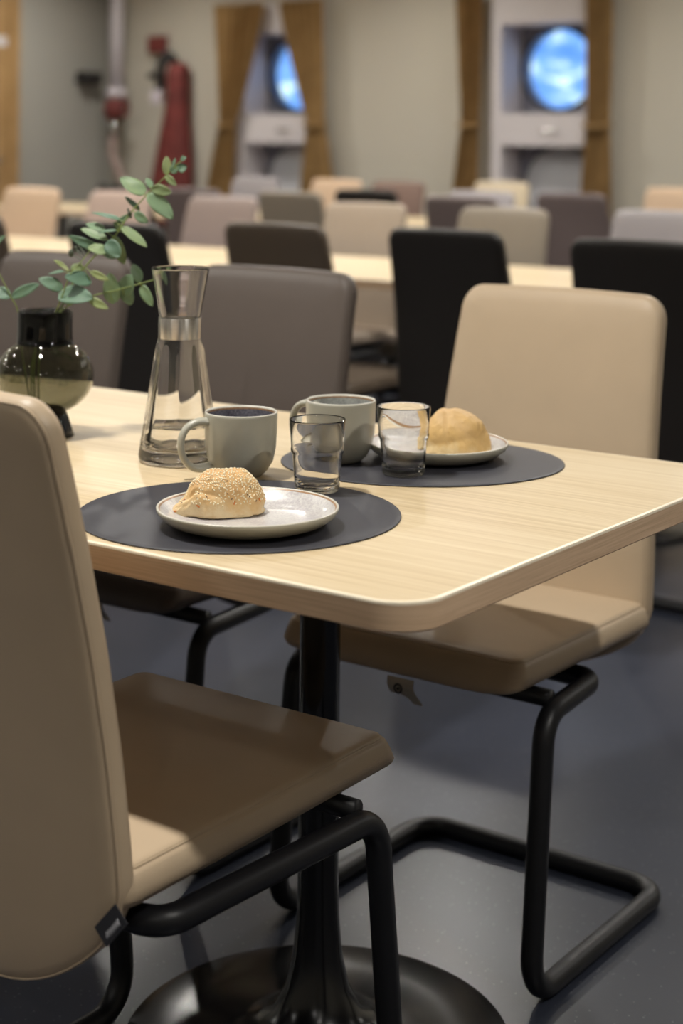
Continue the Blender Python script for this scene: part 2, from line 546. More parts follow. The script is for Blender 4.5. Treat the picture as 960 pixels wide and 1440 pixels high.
# curtains --------------------------------------------------------
def curtain(x0t, x1t, x0m, x1m, x0b, x1b, label, group):
    """hanging panel, gathered by a tie at z 1.27; left/right edges given at top, tie, bottom"""
    root = empty('curtain', ((x0t + x1t) / 2, Y1 - .12, 0)); ox = (x0t + x1t) / 2
    tag(root, label, 'curtain', group)
    bm = bmesh.new(); nu, nv = 80, 40; zt, zm, zb = 2.13, 1.27, .35
    if abs(x1t - x0t) < .3: zt = 2.13
    V = []
    for j in range(nv + 1):
        z = zt + (zb - zt) * j / nv
        if z > zm:
            f = (zt - z) / (zt - zm); f = f ** 1.25
            a, b = x0t + (x0m - x0t) * f, x1t + (x1m - x1t) * f
        else:
            f = min(1, (zm - z) / .5); f = f ** .8
            a, b = x0m + (x0b - x0m) * f, x1m + (x1b - x1m) * f
        row = []
        for i in range(nu + 1):
            u = i / nu
            x = a + (b - a) * u
            y = -.05 - .022 * math.sin(u * PI * 2 * 6 + .6 * math.sin(z * 3)) - .008 * math.sin(u * 31 + z * 2)
            row.append(bm.verts.new((x - ox, y + .05, z)))
        V.append(row)
    for j in range(nv):
        for i in range(nu): bm.faces.new([V[j][i], V[j][i + 1], V[j + 1][i + 1], V[j + 1][i]])
    o = link_mesh('curtain_panel', bm, M['curtain'], root)
    sol = o.modifiers.new('thick', 'SOLIDIFY'); sol.thickness = .004
    bm = tube_bm([(x0m - ox - .012, .0, zm), (x0m - ox + .01, -.045, zm - .005), ((x0m + x1m) / 2 - ox, -.055, zm - .01), (x1m - ox - .01, -.045, zm - .005), (x1m - ox + .012, 0, zm),
                  ((x0m + x1m) / 2 - ox, .045, zm)], .014, True, 8)
    link_mesh('tie_band', bm, M['curtain'], root)
    return root


curtain(-6.93, -6.47, -6.86, -6.72, -6.97, -6.74, 'ochre curtain tied back left of the left porthole window', 'curtains at the porthole windows')
curtain(-6.33, -5.95, -6.07, -5.93, -6.12, -5.83, 'ochre curtain tied back right of the left porthole window', 'curtains at the porthole windows')
curtain(-4.88, -4.68, -4.83, -4.70, -4.89, -4.71, 'ochre curtain hanging left of the right porthole window', 'curtains at the porthole windows')
curtain(-3.94, -3.76, -3.93, -3.77, -3.96, -3.76, 'ochre curtain hanging right of the right porthole window', 'curtains at the porthole windows')

# pipe, valve, hose in the corner ---------------------------------
pp = empty('standpipe', (-7.885, 7.89, 0)); tag(pp, 'pale grey vertical pipe in the far left corner', 'pipe')
link_mesh('pipe', tube_bm([(0, 0, 1.52), (0, 0, H)], .056, n=20), M['pipe'], pp)
link_mesh('flange', lathe_bm([(0, 1.47), (.08, 1.47), (.08, 1.53), (.05, 1.54), (.05, 1.56)], 24), M['pipe'], pp)
vr = empty('hose_valve', (-7.87, 7.85, 0)); tag(vr, 'red hydrant valve under the pale corner pipe', 'valve')
bm = lathe_bm([(0, 1.30), (.05, 1.30), (.075, 1.34), (.08, 1.40), (.06, 1.45), (0, 1.468)], 20)
link_mesh('valve_body', bm, M['red_paint'], vr)
bm = tube_bm([(0.02, -.02, 1.385), (.16, -.1, 1.385)], .03, n=12)
pts = [(.17 + .055 * math.cos(a) * .6, -.105 + .055 * math.cos(a) * .8, 1.385 + .06 * math.sin(a)) for a in [2 * PI * i / 24 for i in range(24)]]
tube_bm(pts, .012, True, 8, bm)
link_mesh('hand_wheel', bm, M['red_paint'], vr)
link_mesh('coupling', tube_bm([(0, 0, 1.19), (0, 0, 1.30)], .042, n=16), M['steel'], vr)
hs = link_mesh('fire_hose', tube_bm(fillet([(-7.87, 7.85, 1.19), (-7.87, 7.83, 1.04), (-7.72, 7.82, .80), (-7.70, 7.84, .3), (-7.70, 7.84, .0)], .15), .036, n=14), M['hose'])
tag(hs, 'dusty brown hose curving down below the red valve', 'hose')
bk = box('wall_bracket', (-8.05, 7.62, 1.57), (-7.94, 7.8, 1.66), M['blackish'], bev=.01)
tag(bk, 'small dark bracket on the left wall beside the pipe', 'bracket')

# red hanging cover with black head
rc = empty('extinguisher_cover', (-7.27, 7.912, 0)); tag(rc, 'tall dark red cover with black head hanging on far wall', 'extinguisher cover')
bm = bmesh.new(); rings = []
for j in range(22):
    z = 1.72 - j / 21 * 1.2
    f = max(0, (1.42 - z) / .55); f = min(1, f)
    cxl = -.10 - .17 * f; cxr = .07 + .04 * f
    ring = []
    for i in range(28):
        a = 2 * PI * i / 28
        x = (cxl + cxr) / 2 + (cxr - cxl) / 2 * math.cos(a) * (1 + .05 * math.sin(5 * a + z * 6)); y = -.0 + .085 * math.sin(a) * (1 + .12 * math.sin(7 * a))
        if j == 0: x = (cxl + cxr) / 2 + (x - (cxl + cxr) / 2) * .7; y *= .7
        ring.append(bm.verts.new((x, y, z)))
    rings.append(ring)
for j in range(21):
    for i in range(28): bm.faces.new([rings[j][i], rings[j][(i + 1) % 28], rings[j + 1][(i + 1) % 28], rings[j + 1][i]])
bm.faces.new(rings[0][::-1]); bm.faces.new(rings[-1])
link_mesh('cover', bm, M['red'], rc)
link_mesh('nozzle_head', tube_bm(fillet([(-.13, -.07, 1.50), (-.12, -.08, 1.68), (-.08, -.06, 1.80), (-.02, -.03, 1.72)], .04), .038, n=12), M['blackish'], rc)
link_mesh('nozzle_arm', tube_bm([(-.26, -.05, 1.63), (-.12, -.08, 1.62)], .022, n=10), M['blackish'], rc)
lb = box('label_tag', (-.17, -.13, 1.42), (-.08, -.10, 1.52), M['label'], rc, .006)
rb = box('alarm_box', (-7.62, 7.93, 1.80), (-7.46, 8.0, 1.93), M['red_paint'], bev=.012); tag(rb, 'small red box on far wall above the red cover', 'alarm box')


# ------------------------------------------------------------------ chairs
def back_y(z):
    """front face position of the backrest in height"""
    pts = [(.28, .018), (.44, 0), (.58, -.016), (.69, -.034), (.79, -.056), (.85, -.070), (.93, -.092), (1.0, -.11)]
    for (a, ya), (b, yb) in zip(pts, pts[1:]):
        if z <= b: return ya + (yb - ya) * (z - a) / (b - a)
    return pts[-1][1]


def build_chair(mname, detail=1, depth=.41, rail=.10, back_drop=.31, leg=None):
    """cantilever chair facing +y, origin on the floor below the backrest"""
    m = M[mname]; root = empty('cantilever_chair'); leg = leg or depth
    nc, ns = (8, 12) if detail else (5, 6)
    # seat
    hw, hd = .207, depth / 2 + .012
    prof = [(.17, .0008), (.12, .0008), (.07, .0), (.035, -.0008), (.018, -.002), (.0125, -.004), (.0108, -.006), (.0110, -.0073), (.0085, -.0085), (.0055, -.012),
            (.0015, -.024), (0, -.034), (.0015, -.046), (.004, -.0505), (.009, -.052), (.03, -.0525), (.08, -.053), (.17, -.053)]

    def wseat(u, v, z):
        y = depth / 2 - .012 + v
        f = max(0, (y - depth * .55) / (depth * .45))
        y += .016 * f * f * min(1, -z / .046)
        side = max(0, abs(u) - .13) / .07
        return (u * (1 - .008 * f), y, .468 + z - .004 * (1 - y / depth) + .010 * side * side * (1 if z < -.04 else 0))
    bm = cushion_bm(hw, hd, .026, prof, wseat, nc, ns)
    link_mesh('seat', bm, m, root)
    # backrest
    zb, zt = .425, .932
    hh = (zt - zb) / 2; zc = (zt + zb) / 2
    th = .036
    prof = [(.18, .0), (.12, .0), (.06, .0), (.03, -.0006), (.012, -.003), (.006, -.006), (.004, -.0085), (.0042, -.0098), (.001, -.0115), (0, -.015),
            (0, -th + .010), (.003, -th + .005), (.010, -th + .0015), (.03, -th), (.07, -th), (.12, -th), (.18, -th)]

    def wback(u, v, w):
        z = zc + v
        tp = 1 - .095 * max(0, (z - .5) / .43)
        # the lower edge is a shallow arc that dips below the seat
        z -= (.425 - back_drop) * (1 - (abs(u) / .21) ** 2.2) * max(0, (.62 - z) / (.62 - zb)) ** 1.3
        s = (back_y(z + .01) - back_y(z - .01)) / .02
        nl = math.sqrt(1 + s * s)
        return (u * tp, back_y(z) + w / nl + .006 * (u / .2) ** 2, z - w * s / nl - .004 * (u / .2) ** 2 * (1 if z > .8 else 0))
    bm = cushion_bm(.203, hh, .037, prof, wback, nc, ns + 4 if detail else ns)
    link_mesh('backrest', bm, m, root)
    if detail:
        L = rounded_loop(.203 - .004, hh - .004, .034, 8, 16)
        link_mesh('piping', tube_bm([Vector(wback(u, v, -.0095)) for u, v in L], 0.0016, True, 6), m, root)
        link_mesh('rear_piping', tube_bm([Vector(wback(u, v, -th + .006)) for u, v in rounded_loop(.203 - .002, hh - .002, .035, 8, 16)], .0014, True, 6), m, root)
        L = rounded_loop(hw - .011, hd - .011, .018, 8, 12)
        link_mesh('seat_piping', tube_bm([Vector(wseat(u, v, -.0068)) for u, v in L], .0012, True, 6), m, root)
    # shell below the seat
    bm = cushion_bm(.165, depth / 2 - .06, .04, [(.1, 0), (0, 0), (0, -.008), (.012, -.014), (.1, -.014)], lambda u, v, z: (u, depth / 2 + v - .02, .4205 + z), 5, 4)
    link_mesh('seat_shell', bm, M['shell'], root)
    # frame
    fx = .217; tr = .0153
    tx = .205
    P = [(-tx, rail, .392), (tx, rail, .392), (fx - .003, leg - .045, .386), (fx, leg - .005, tr), (fx, .0 - .035, tr), (-fx, -.035, tr), (-fx, leg - .005, tr), (-fx + .003, leg - .045, .386)]
    pts = fillet(P, [.03, .03, .045, .05, .05, .05, .05, .045], True, 7 if detail else 4)
    link_mesh('frame', tube_bm(pts, tr, True, 16 if detail else 8), M['steel_black'], root)
    link_mesh('cross_tube', tube_bm([(-fx + .01, leg - .075, .400), (fx - .01, leg - .075, .400)], .0125, n=12 if detail else 8), M['steel_black'], root)
    return root


def put_chair(root, x, y, rot, label, group):
    root.location = (x, y, 0); root.rotation_euler = (0, 0, rot)
    tag(root, label, 'chair', group)
    return root


def copy_chair(src):
    r = src.copy(); COL.objects.link(r)
    for ch in list(src.children):
        c = ch.copy(); COL.objects.link(c); c.parent = r
    return r


def care_tag(root, x, y, rz=0):
    bm = bmesh.new()
    w, h = .022, .034
    rows = []
    for j in range(7):
        z = -h * j / 6; yy = .004 * math.sin(j * .8)
        sh = .010 * (j / 6) ** 2
        rows.append([bm.verts.new((x + dx - sh * 1.2, y + yy, .416 + z + (.010 if (j > 4 and dx > 0) else 0))) for dx in (-w, -w / 3, w / 3, w)])
    for j in range(6):
        for i in range(3): bm.faces.new([rows[j][i], rows[j][i + 1], rows[j + 1][i + 1], rows[j + 1][i]])
    o = link_mesh('care_tag', bm, M['tag_pale'], root, False); s = o.modifiers.new('t', 'SOLIDIFY'); s.thickness = .0008
    o['label'] = 'pale tag with a round mark hanging below the seat'
    bm = tube_bm([(x + .002 + .006 * math.cos(a), y + .0042, .402 + .006 * math.sin(a)) for a in [2 * PI * i / 20 for i in range(20)]], .0014, True, 6)
    bm2 = lathe_bm([(0, -.0006), (.002, -.0006), (.002, .0006), (0, .0006)], 12)
    bmesh.ops.transform(bm2, matrix=Matrix.Translation((x + .002, y + .0044, .402)) @ Matrix.Rotation(PI / 2, 4, 'X'), verts=bm2.verts)
    tmp = bpy.data.meshes.new('t'); bm2.to_mesh(tmp); bm2.free(); bm.from_mesh(tmp); bpy.data.meshes.remove(tmp)
    link_mesh('round_mark', bm, M['blackish'], o)


c1 = build_chair('beige', 1, .447, .03, .307, .437)
put_chair(c1, -.467, -.08, 0, 'beige leather cantilever chair nearest the camera, seen from behind at left', 'beige cantilever chairs at the front table')
# side label sewn into the seam at the lower right of the backrest
lt = bmesh.new()
bm_box(lt, (-.011, -.0006, -.020), (.011, .0006, .020))
bmesh.ops.transform(lt, matrix=Matrix.Translation((.203, -.038, .418)) @ Matrix.Rotation(math.radians(42), 4, 'Y') , verts=lt.verts)
lo_ = link_mesh('brand_label', lt, M['tag_dark'], c1, False); lo_['label'] = 'dark woven side label with pale lettering'
tb = bmesh.new(); pts = []
for i in range(40):
    u = i / 39
    pts.append((-.0 + .0035 * math.sin(u * 42) * (1 if i % 2 else .6), -.0014, -.012 + .024 * u))
tube_bm(pts, .0007, False, 5, tb)
bmesh.ops.transform(tb, matrix=Matrix.Translation((.206, -.038, .416)) @ Matrix.Rotation(math.radians(42), 4, 'Y'), verts=tb.verts)
link_mesh('lettering', tb, M['tag_text'], lo_)

c2 = build_chair('beige', 1, .382, .172, .34)
put_chair(c2, -.474, 1.062, PI, 'beige leather cantilever chair across the table at right, facing the camera', 'beige cantilever chairs at the front table')
care_tag(c2, -.02, .40)
c3 = build_chair('brown', 1, .41, .16, .31)
put_chair(c3, -1.10, 1.095, PI, 'dark brown leather chair behind the glass carafe, far side of front table', 'brown leather chairs at the front table')
care_tag(c3, -.02, .40)
c4 = copy_chair(c3); put_chair(c4, -1.68, 1.12, PI, 'dark brown leather chair behind the black vase and eucalyptus', 'brown leather chairs at the front table')
cb = build_chair('black', 1, .41, .1, .31)
put_chair(cb, -1.12, -.08, 0, 'black chair beside the nearest beige chair, its tube feet showing at lower left', 'black chairs')

proto = {}


def bg(mn, x, y, rot, label, group):
    if mn not in proto:
        proto[mn] = r = build_chair(mn, 0)
    else:
        r = copy_chair(proto[mn])
    put_chair(r, x, y, rot, label, group)
    return r


GN = 'chairs on the near side of the second table row'
GF = 'chairs on the far side of the second table row'
G3 = 'chairs on the near side of the far table row'
G4 = 'chairs on the far side of the far table row'
bg('black', -.985, 2.60, 0, 'black leather chair with its back to us, cut off by the right edge', GN)
bg('black', -1.612, 2.70, 0, 'black leather chair with its back to us, between dark brown and beige chairs', GN)
bg('coffee', -2.145, 2.62, 0, 'coffee brown chair with its back to us, above the dark brown chair', GN)
bg('black', -2.48, 2.31, 0, 'black leather chair behind the eucalyptus leaves, left of the carafe', GN)
bg('coffee', -3.21, 2.38, 0, 'dark coffee chair at the left edge, only its right shoulder in view', GN)
bg('dove', -1.70, 4.08, PI, 'dove grey chair at the right edge behind a black chair', GF)
bg('taupe', -2.24, 3.90, PI, 'taupe chair facing us between the black and the plum grey chair', GF)
bg('sand', -2.84, 3.88, PI, 'light taupe chair facing us right of the coffee brown chair', GF)
bg('mauve', -3.66, 4.0, PI, 'mauve taupe chair facing us behind the carafe, left of the coffee brown chair', GF)
bg('pinkish', -4.39, 4.15, PI, 'pinkish beige chair facing us behind the eucalyptus tip', GF)
bg('peach', -5.0, 4.19, PI, 'peach beige chair facing us at the far left', GF)
bg('plum', -2.87, 5.80, 0, 'tall looking plum grey chair below the right porthole window', G3)
bg('plum', -2.97, 4.98, 0, 'dark plum chair partly hidden behind the taupe chair', G3)
bg('black', -3.84, 5.50, 0, 'black topped chair in the far rows near picture centre', G3)
bg('taupe', -3.87, 4.93, 0, 'olive taupe chair seen from behind above the coffee brown chair', G3)
bg('plum', -4.47, 4.93, 0, 'dark plum chair behind the mauve taupe chair', G3)
bg('black', -5.18, 5.2, 0, 'black chair in the far row behind the pinkish chair', G3)
bg('cream', -4.18, 7.2, PI, 'cream chair in the farthest row left of the right window', G4)
bg('umber', -4.60, 6.72, PI, 'umber brown chair in the farthest row near centre', G4)
bg('peach', -5.14, 6.85, PI, 'peach beige chair in the farthest row below the left window', G4)
bg('dove', -5.80, 6.88, PI, 'dove grey chair in the farthest row right of the red cover', G4)
bg('peach', -2.88, 6.82, PI, 'peach beige chair in the farthest row by the right wall stretch', G4)
bg('dove', -3.33, 5.55, PI, 'dove grey chair between the cream and the plum grey chair', G4)


# ------------------------------------------------------------------ tables
def build_table(L, W=.80, posts=(.437,), detail=1):
    """top corner at local (0,0); length runs to -x, depth to +y"""
    root = empty('dining_table')
    warp = lambda u, v, z: (u - L / 2, v + W / 2, z)
    prof = [(.3, .74), (.1, .74), (.004, .74), (.0022, .74), (.0006, .7392), (0, .7378), (0, .7365), (0, .7125), (.001, .711), (.003, .7105), (.3, .7105)]
    mats = [0, 0, 2, 2, 2, 2, 1, 1, 1, 0]
    bm = cushion_bm(L / 2, W / 2, .05, prof, warp, 14, 2, mats)
    o = link_mesh('table_top', bm, [M['oak'], M['oak_edge'], M['oak_trim']], root); autosmooth(o, 30)
    for px in posts:
        prof = [(0, .70), (.09, .70), (.09, .694), (.03, .69), (.0262, .68), (.0262, .22), (.0275, .17), (.032, .12), (.041, .08), (.056, .05), (.08, .032), (.11, .0235), (.18, .018), (.235, .014), (.25, .010), (.25, 0), (0, 0)]
        bm = lathe_bm(prof, 72)
        bmesh.ops.transform(bm, matrix=Matrix.Translation((-px, .448 if detail else .4, 0)), verts=bm.verts)
        autosmooth(link_mesh('pedestal', bm, M['pedestal'], root), 60)
        box('top_plate', (-px - .16, .16, .7), (-px + .16, .64, .7104), M['steel_black'], root)
    return root


t1 = build_table(1.98, .80, (.437, 1.55)); tag(t1, 'oak topped dining table in front, laid with mugs, plates and rolls', 'table', 'oak pedestal tables')
tb0 = build_table(1.9, .80, (.42, 1.48), 0); tb0.location = (-1.02, 2.93, 0)
tag(tb0, 'oak table in the second row, its end behind the black chairs at right', 'table', 'oak pedestal tables')
for x, y, lab in [(-2.94, 2.93, 'oak table in the second row behind the coffee brown chair'), (-4.86, 2.93, 'oak table in the second row at the far left edge'),
                  (-3.25, 5.72, 'oak table in the far row behind the taupe and plum chairs'), (-5.17, 5.72, 'oak table in the far row behind the mauve chair')]:
    q = copy_chair(tb0); q.location = (x, y, 0); tag(q, lab, 'table', 'oak pedestal tables')


# ------------------------------------------------------------------ place setting
def disc_bm(rx, ry, h, n=96):
    bm = bmesh.new(); R = []
    for k, (d, z) in enumerate([(.01, 0), (.0005, 0), (0, .0004), (0, h - .0005), (.0006, h), (.01, h)]):
        R.append([bm.verts.new(((rx - d) * math.cos(2 * PI * i / n), (ry - d) * math.sin(2 * PI * i / n), z)) for i in range(n)])
    for a, b in zip(R, R[1:]):
        for i in range(n): bm.faces.new([a[i], a[(i + 1) % n], b[(i + 1) % n], b[i]])
    bm.faces.new(R[0][::-1]); bm.faces.new(R[-1])
    return bm


ZT = .7402
m1 = link_mesh('placemat', disc_bm(.1855, .1855, .0018), M['mat']); m1.location = (-.368, .1964, ZT)
tag(m1, 'round charcoal placemat nearest the camera, under the seeded roll plate', 'placemat', 'charcoal placemats')
m2 = link_mesh('placemat', disc_bm(.189, .163, .0018), M['mat']); m2.location = (-.372, .586, ZT); m2.rotation_euler = (0, 0, TH)
tag(m2, 'round charcoal placemat farther back, under the plain roll plate', 'placemat', 'charcoal placemats')
ZM = ZT + .0020


def plate(x, y, label, sc=1):
    R = .101
    prof = [(0, .0035), (.055, .0035), (.074, .005), (.085, .009), (.0925, .0155), (.0968, .0198), (.0983, .0213), (.1000, .0222), (.1010, .0212),
            (.1008, .018), (.097, .0125), (.088, .006), (.074, .0015), (.062, 0), (.058, .0012), (0, .0012)]
    mats = [0, 0, 0, 0, 0, 1, 2, 2, 3, 3, 3, 3, 3, 3, 3]
    bm = lathe_bm(prof, 96, mats)
    o = link_mesh('plate', bm, [M['plate_in'], M['cer_rim'], M['cer_lip'], M['cer']]); o.location = (x, y, ZM); o.scale = (sc, sc, 1)
    tag(o, label, 'plate', 'stoneware side plates')
    return o


plate(-.321, .154, 'stoneware plate holding the seeded roll, on the nearer placemat')
p2 = at(615, 622, 2.246)
plate(p2.x, p2.y, 'stoneware plate holding the plain roll, on the farther placemat', .945)


def mug(x, y, z, rz, inner, label):
    root = empty('mug', (x, y, z), rz); tag(root, label, 'mug', 'stoneware mugs')
    prof = [(0, .006), (.022, .0065), (.033, .012), (.0385, .022), (.0415, .036), (.0428, .055), (.0433, .0772), (.0436, .0795), (.0443, .0812), (.0455, .0818), (.0464, .0808),
            (.0466, .078), (.0462, .055), (.045, .036), (.0415, .019), (.035, .008), (.029, .002), (.0265, 0), (.024, 0), (.0225, .0015), (0, .0015)]
    mats = [0] * 6 + [1] + [2] * 3 + [3] * 10
    bm = lathe_bm(prof, 80, mats)
    link_mesh('cup', bm, [inner, M['cer_rim'], M['cer_lip'], M['cer']], root)
    pts = [(-.0415, 0, .069), (-.052, 0, .0715), (-.063, 0, .070), (-.073, 0, .064), (-.079, 0, .054), (-.0805, 0, .042), (-.078, 0, .030), (-.072, 0, .020), (-.063, 0, .0135), (-.052, 0, .012), (-.037, 0, .0145)]
    # smooth by subdividing
    sm = []
    for i in range(len(pts) - 1):
        p0 = Vector(pts[max(i - 1, 0)]); p1 = Vector(pts[i]); p2_ = Vector(pts[i + 1]); p3 = Vector(pts[min(i + 2, len(pts) - 1)])
        for k in range(4):
            t = k / 4
            sm.append(.5 * ((2 * p1) + (-p0 + p2_) * t + (2 * p0 - 5 * p1 + 4 * p2_ - p3) * t * t + (-p0 + 3 * p1 - 3 * p2_ + p3) * t ** 3))
    sm.append(Vector(pts[-1]))
    n = len(sm); bm = bmesh.new(); rings = []
    for i, p in enumerate(sm):
        t = (sm[min(i + 1, n - 1)] - sm[max(i - 1, 0)]).normalized(); nr = Vector((0, 1, 0)); b = t.cross(nr)
        e = abs(i / (n - 1) * 2 - 1) ** 4
        wy, wb = .0062 + .003 * e, .0044 + .002 * e
        rings.append([bm.verts.new(p + nr * math.cos(a) * wy + b * math.sin(a) * wb) for a in [2 * PI * k / 16 for k in range(16)]])
    for a_, b_ in zip(rings, rings[1:]):
        for k in range(16): bm.faces.new([a_[k], a_[(k + 1) % 16], b_[(k + 1) % 16], b_[k]])
    bm.faces.new(rings[0][::-1]); bm.faces.new(rings[-1])
    link_mesh('handle', bm, M['cer'], root)
    return root


mug(-.508, .370, ZT, TH + math.radians(24), M['mug_in'], 'grey green mug with dark speckled inside, beside the carafe')
mug(-.457, .517, ZM, TH - math.radians(36), M['mug_in2'], 'grey green mug with pale inside, on the farther placemat')


def tumbler(x, y, z, label):
    prof = [(0, .0), (.024, 0), (.0265, .001), (.0275, .004), (.0285, .02), (.0300, .040), (.0308, .0455), (.0325, .0482), (.0328, .051), (.0322, .054),
            (.0330, .065), (.0345, .0855), (.0346, .0868), (.0339, .0875), (.0332, .0866), (.0318, .065), (.0309, .054), (.0313, .0508), (.0305, .0482), (.0288, .0455), (.0278, .040), (.0262, .02), (.0250, .0115), (.021, .0085), (0, .0075)]
    bm = lathe_bm(prof, 72)
    o = link_mesh('drinking_glass', bm, M['glass']); o.location = (x, y, z); tag(o, label, 'glass', 'ridged drinking glasses')
    return o


tumbler(-.369, .347, ZM, 'empty ridged drinking glass at the rim of the nearer placemat')
g2 = at(567, 667, 2.130)
tumbler(g2.x, g2.y, ZM, 'empty ridged drinking glass in front of the plain roll')

# carafe -----------------------------------------------------------
ca = empty('water_carafe', (-.632, .392, ZT)); tag(ca, 'clear glass carafe with steel collar, part filled with water', 'carafe')


def flute(r, z, a):
    k = max(0, min(1, (.150 - z) / .03)) * min(1, max(.0, z / .012 + .3))
    return r * (1 - .02 * k * abs(math.sin(a * 4)) ** 1.5) if k > 0 else r


outer = [(0, 0), (.046, 0), (.0515, .0015), (.0535, .005), (.0538, .010), (.0515, .026), (.0485, .045), (.0450, .068), (.0405, .098), (.0358, .130), (.0325, .150), (.0300, .160), (.0278, .166),
         (.0270, .180), (.0270, .192), (.0282, .196), (.0300, .206), (.0340, .230), (.0385, .2555), (.0388, .257), (.0380, .2578)]
inner = [(.0372, .2570), (.0366, .255), (.0322, .230), (.0280, .206), (.0260, .196), (.0250, .190), (.0250, .178), (.0260, .166), (.0283, .158), (.0306, .149), (.0338, .130), (.0386, .098), (.0430, .068), (.0463, .045), (.0488, .028), (.0470, .0205), (.038, .0165), (.02, .014), (.0, .0135)]


def flute_in(r, z, a):
    k = max(0, min(1, (.158 - z) / .02))
    k2 = max(0, min(1, (.03 - z) / .01))
    return r * (1 - .055 * k * abs(math.sin(a * 4 + .3)) ** 1.2) * (1 + .03 * k2 * math.sin(a * 11) * math.sin(z * 900))


bm = bmesh.new()
n_out = len(outer); seq = outer + inner; cnt = {'i': 0}
for_r = {}
bm = lathe_bm(outer, 144, radfn=flute)
bi = lathe_bm(inner, 144, radfn=flute_in)
tmp = bpy.data.meshes.new('t'); bi.to_mesh(tmp); bi.free(); bm.from_mesh(tmp); bpy.data.meshes.remove(tmp)
bm.edges.ensure_lookup_table()
bmesh.ops.bridge_loops(bm, edges=[e for e in bm.edges if len(e.link_faces) == 1])
link_mesh('glass_body', bm, M['glass'], ca)
wat = [(0, .0142), (.0375, .0172), (.0462, .0212), (.0480, .0285), (.0459, .043), (.0452, .0475), (.0445, .0480), (.0, .0480)]
bm = lathe_bm(wat, 144, radfn=flute_in)
link_mesh('water', bm, M['water'], ca)
bm = lathe_bm([(.0274, .163), (.0286, .1632), (.0288, .164), (.0288, .1905), (.0286, .1913), (.0274, .1915)], 72, closed=True)
autosmooth(link_mesh('steel_collar', bm, M['collar'], ca), 40)

# vase ------------------------------------------------------------
VX, VY = -.910, .415
va = empty('vase', (VX, VY, ZT)); tag(va, 'smoked dark glass globe vase on a flared foot, holding eucalyptus', 'vase')
Rb, zc = .0705, .086
out = arc(0, zc, Rb, -62, 55, 26)
out = [(r * 1.0 if r > .0 else r, zc + (z - zc) * .80) for r, z in out]
ob = [(.0, zc - Rb * .735)] + [(.02, zc - Rb * .73)] + out
neck_out = [(.0395, .142), (.0392, .150), (.0392, .1785), (.0386, .1797)]
neck_in = [(.0372, .1785), (.0370, .150), (.0375, .1425)]
inb = [(r - .0028 if r > .01 else 0, zc + (z - zc) * .955) for r, z in out[::-1]] + [(.0, zc - Rb * .69)]
prof = ob + neck_out + neck_in + inb
nb = len(ob)
mats = [0] * (len(prof) - 1)
for i in range(nb - 1, nb + 7): mats[i] = 1
link_mesh('globe', lathe_bm(prof, 96, mats), [M['smoke'], M['smoke_dark']], va)
ft = [(0, .036), (.026, .0365), (.031, .034), (.0345, .026), (.0400, .010), (.0432, .001), (.0425, 0), (.037, 0), (.0345, .006), (.0295, .022), (.024, .029), (0, .030)]
link_mesh('foot', lathe_bm(ft, 64), M['smoke_dark'], va)

# eucalyptus --------------------------------------------------------
TV = 2.395


def P3(zx, zy, dt=0): return at(zx / 3, 200 + zy / 3, TV + dt)


def catmull(pts, k=6):
    sm = []; P = [Vector(p) for p in pts]
    for i in range(len(P) - 1):
        p0 = P[max(i - 1, 0)]; p1 = P[i]; p2_ = P[i + 1]; p3 = P[min(i + 2, len(P) - 1)]
        for q in range(k):
            t = q / k
            sm.append(.5 * ((2 * p1) + (-p0 + p2_) * t + (2 * p0 - 5 * p1 + 4 * p2_ - p3) * t * t + (-p0 + 3 * p1 - 3 * p2_ + p3) * t ** 3))
    sm.append(P[-1]); return sm


def leaf_into(bm, lay, base, tip, w, stem_pt, roll, tone, cup=.18):
    ax = tip - base; L = ax.length; ax.normalize()
    view = (CAM - base).normalized()
    side = ax.cross(view).normalized(); nr = side.cross(ax).normalized()
    R = Matrix.Rotation(roll, 3, ax); side = R @ side; nr = R @ nr
    nl, nw = 12, 6
    W = w / max(.45, abs(math.cos(roll)))
    rows = []
    for i in range(nl + 1):
        t = i / nl
        hw = W / 2 * (math.sin(PI * min(1, t * 1.0) ** .82) ** .62 if 0 < t < 1 else 0)
        bend = -.10 * L * (t * t)
        row = []
        for j in range(nw + 1):
            s = (j / nw - .5) * 2
            wob = .02 * W * math.sin(t * 9 + s * 3 + tone * 20)
            p = base + ax * (L * t) + side * (hw * s) + nr * (cup * hw * abs(s) ** 1.3 + bend + wob)
            row.append(bm.verts.new(p))
        rows.append(row)
    for i in range(nl):
        for j in range(nw):
            f = bm.faces.new([rows[i][j], rows[i][j + 1], rows[i + 1][j + 1], rows[i + 1][j]])
            for lp in f.loops: lp[lay] = (tone, tone, tone, 1)


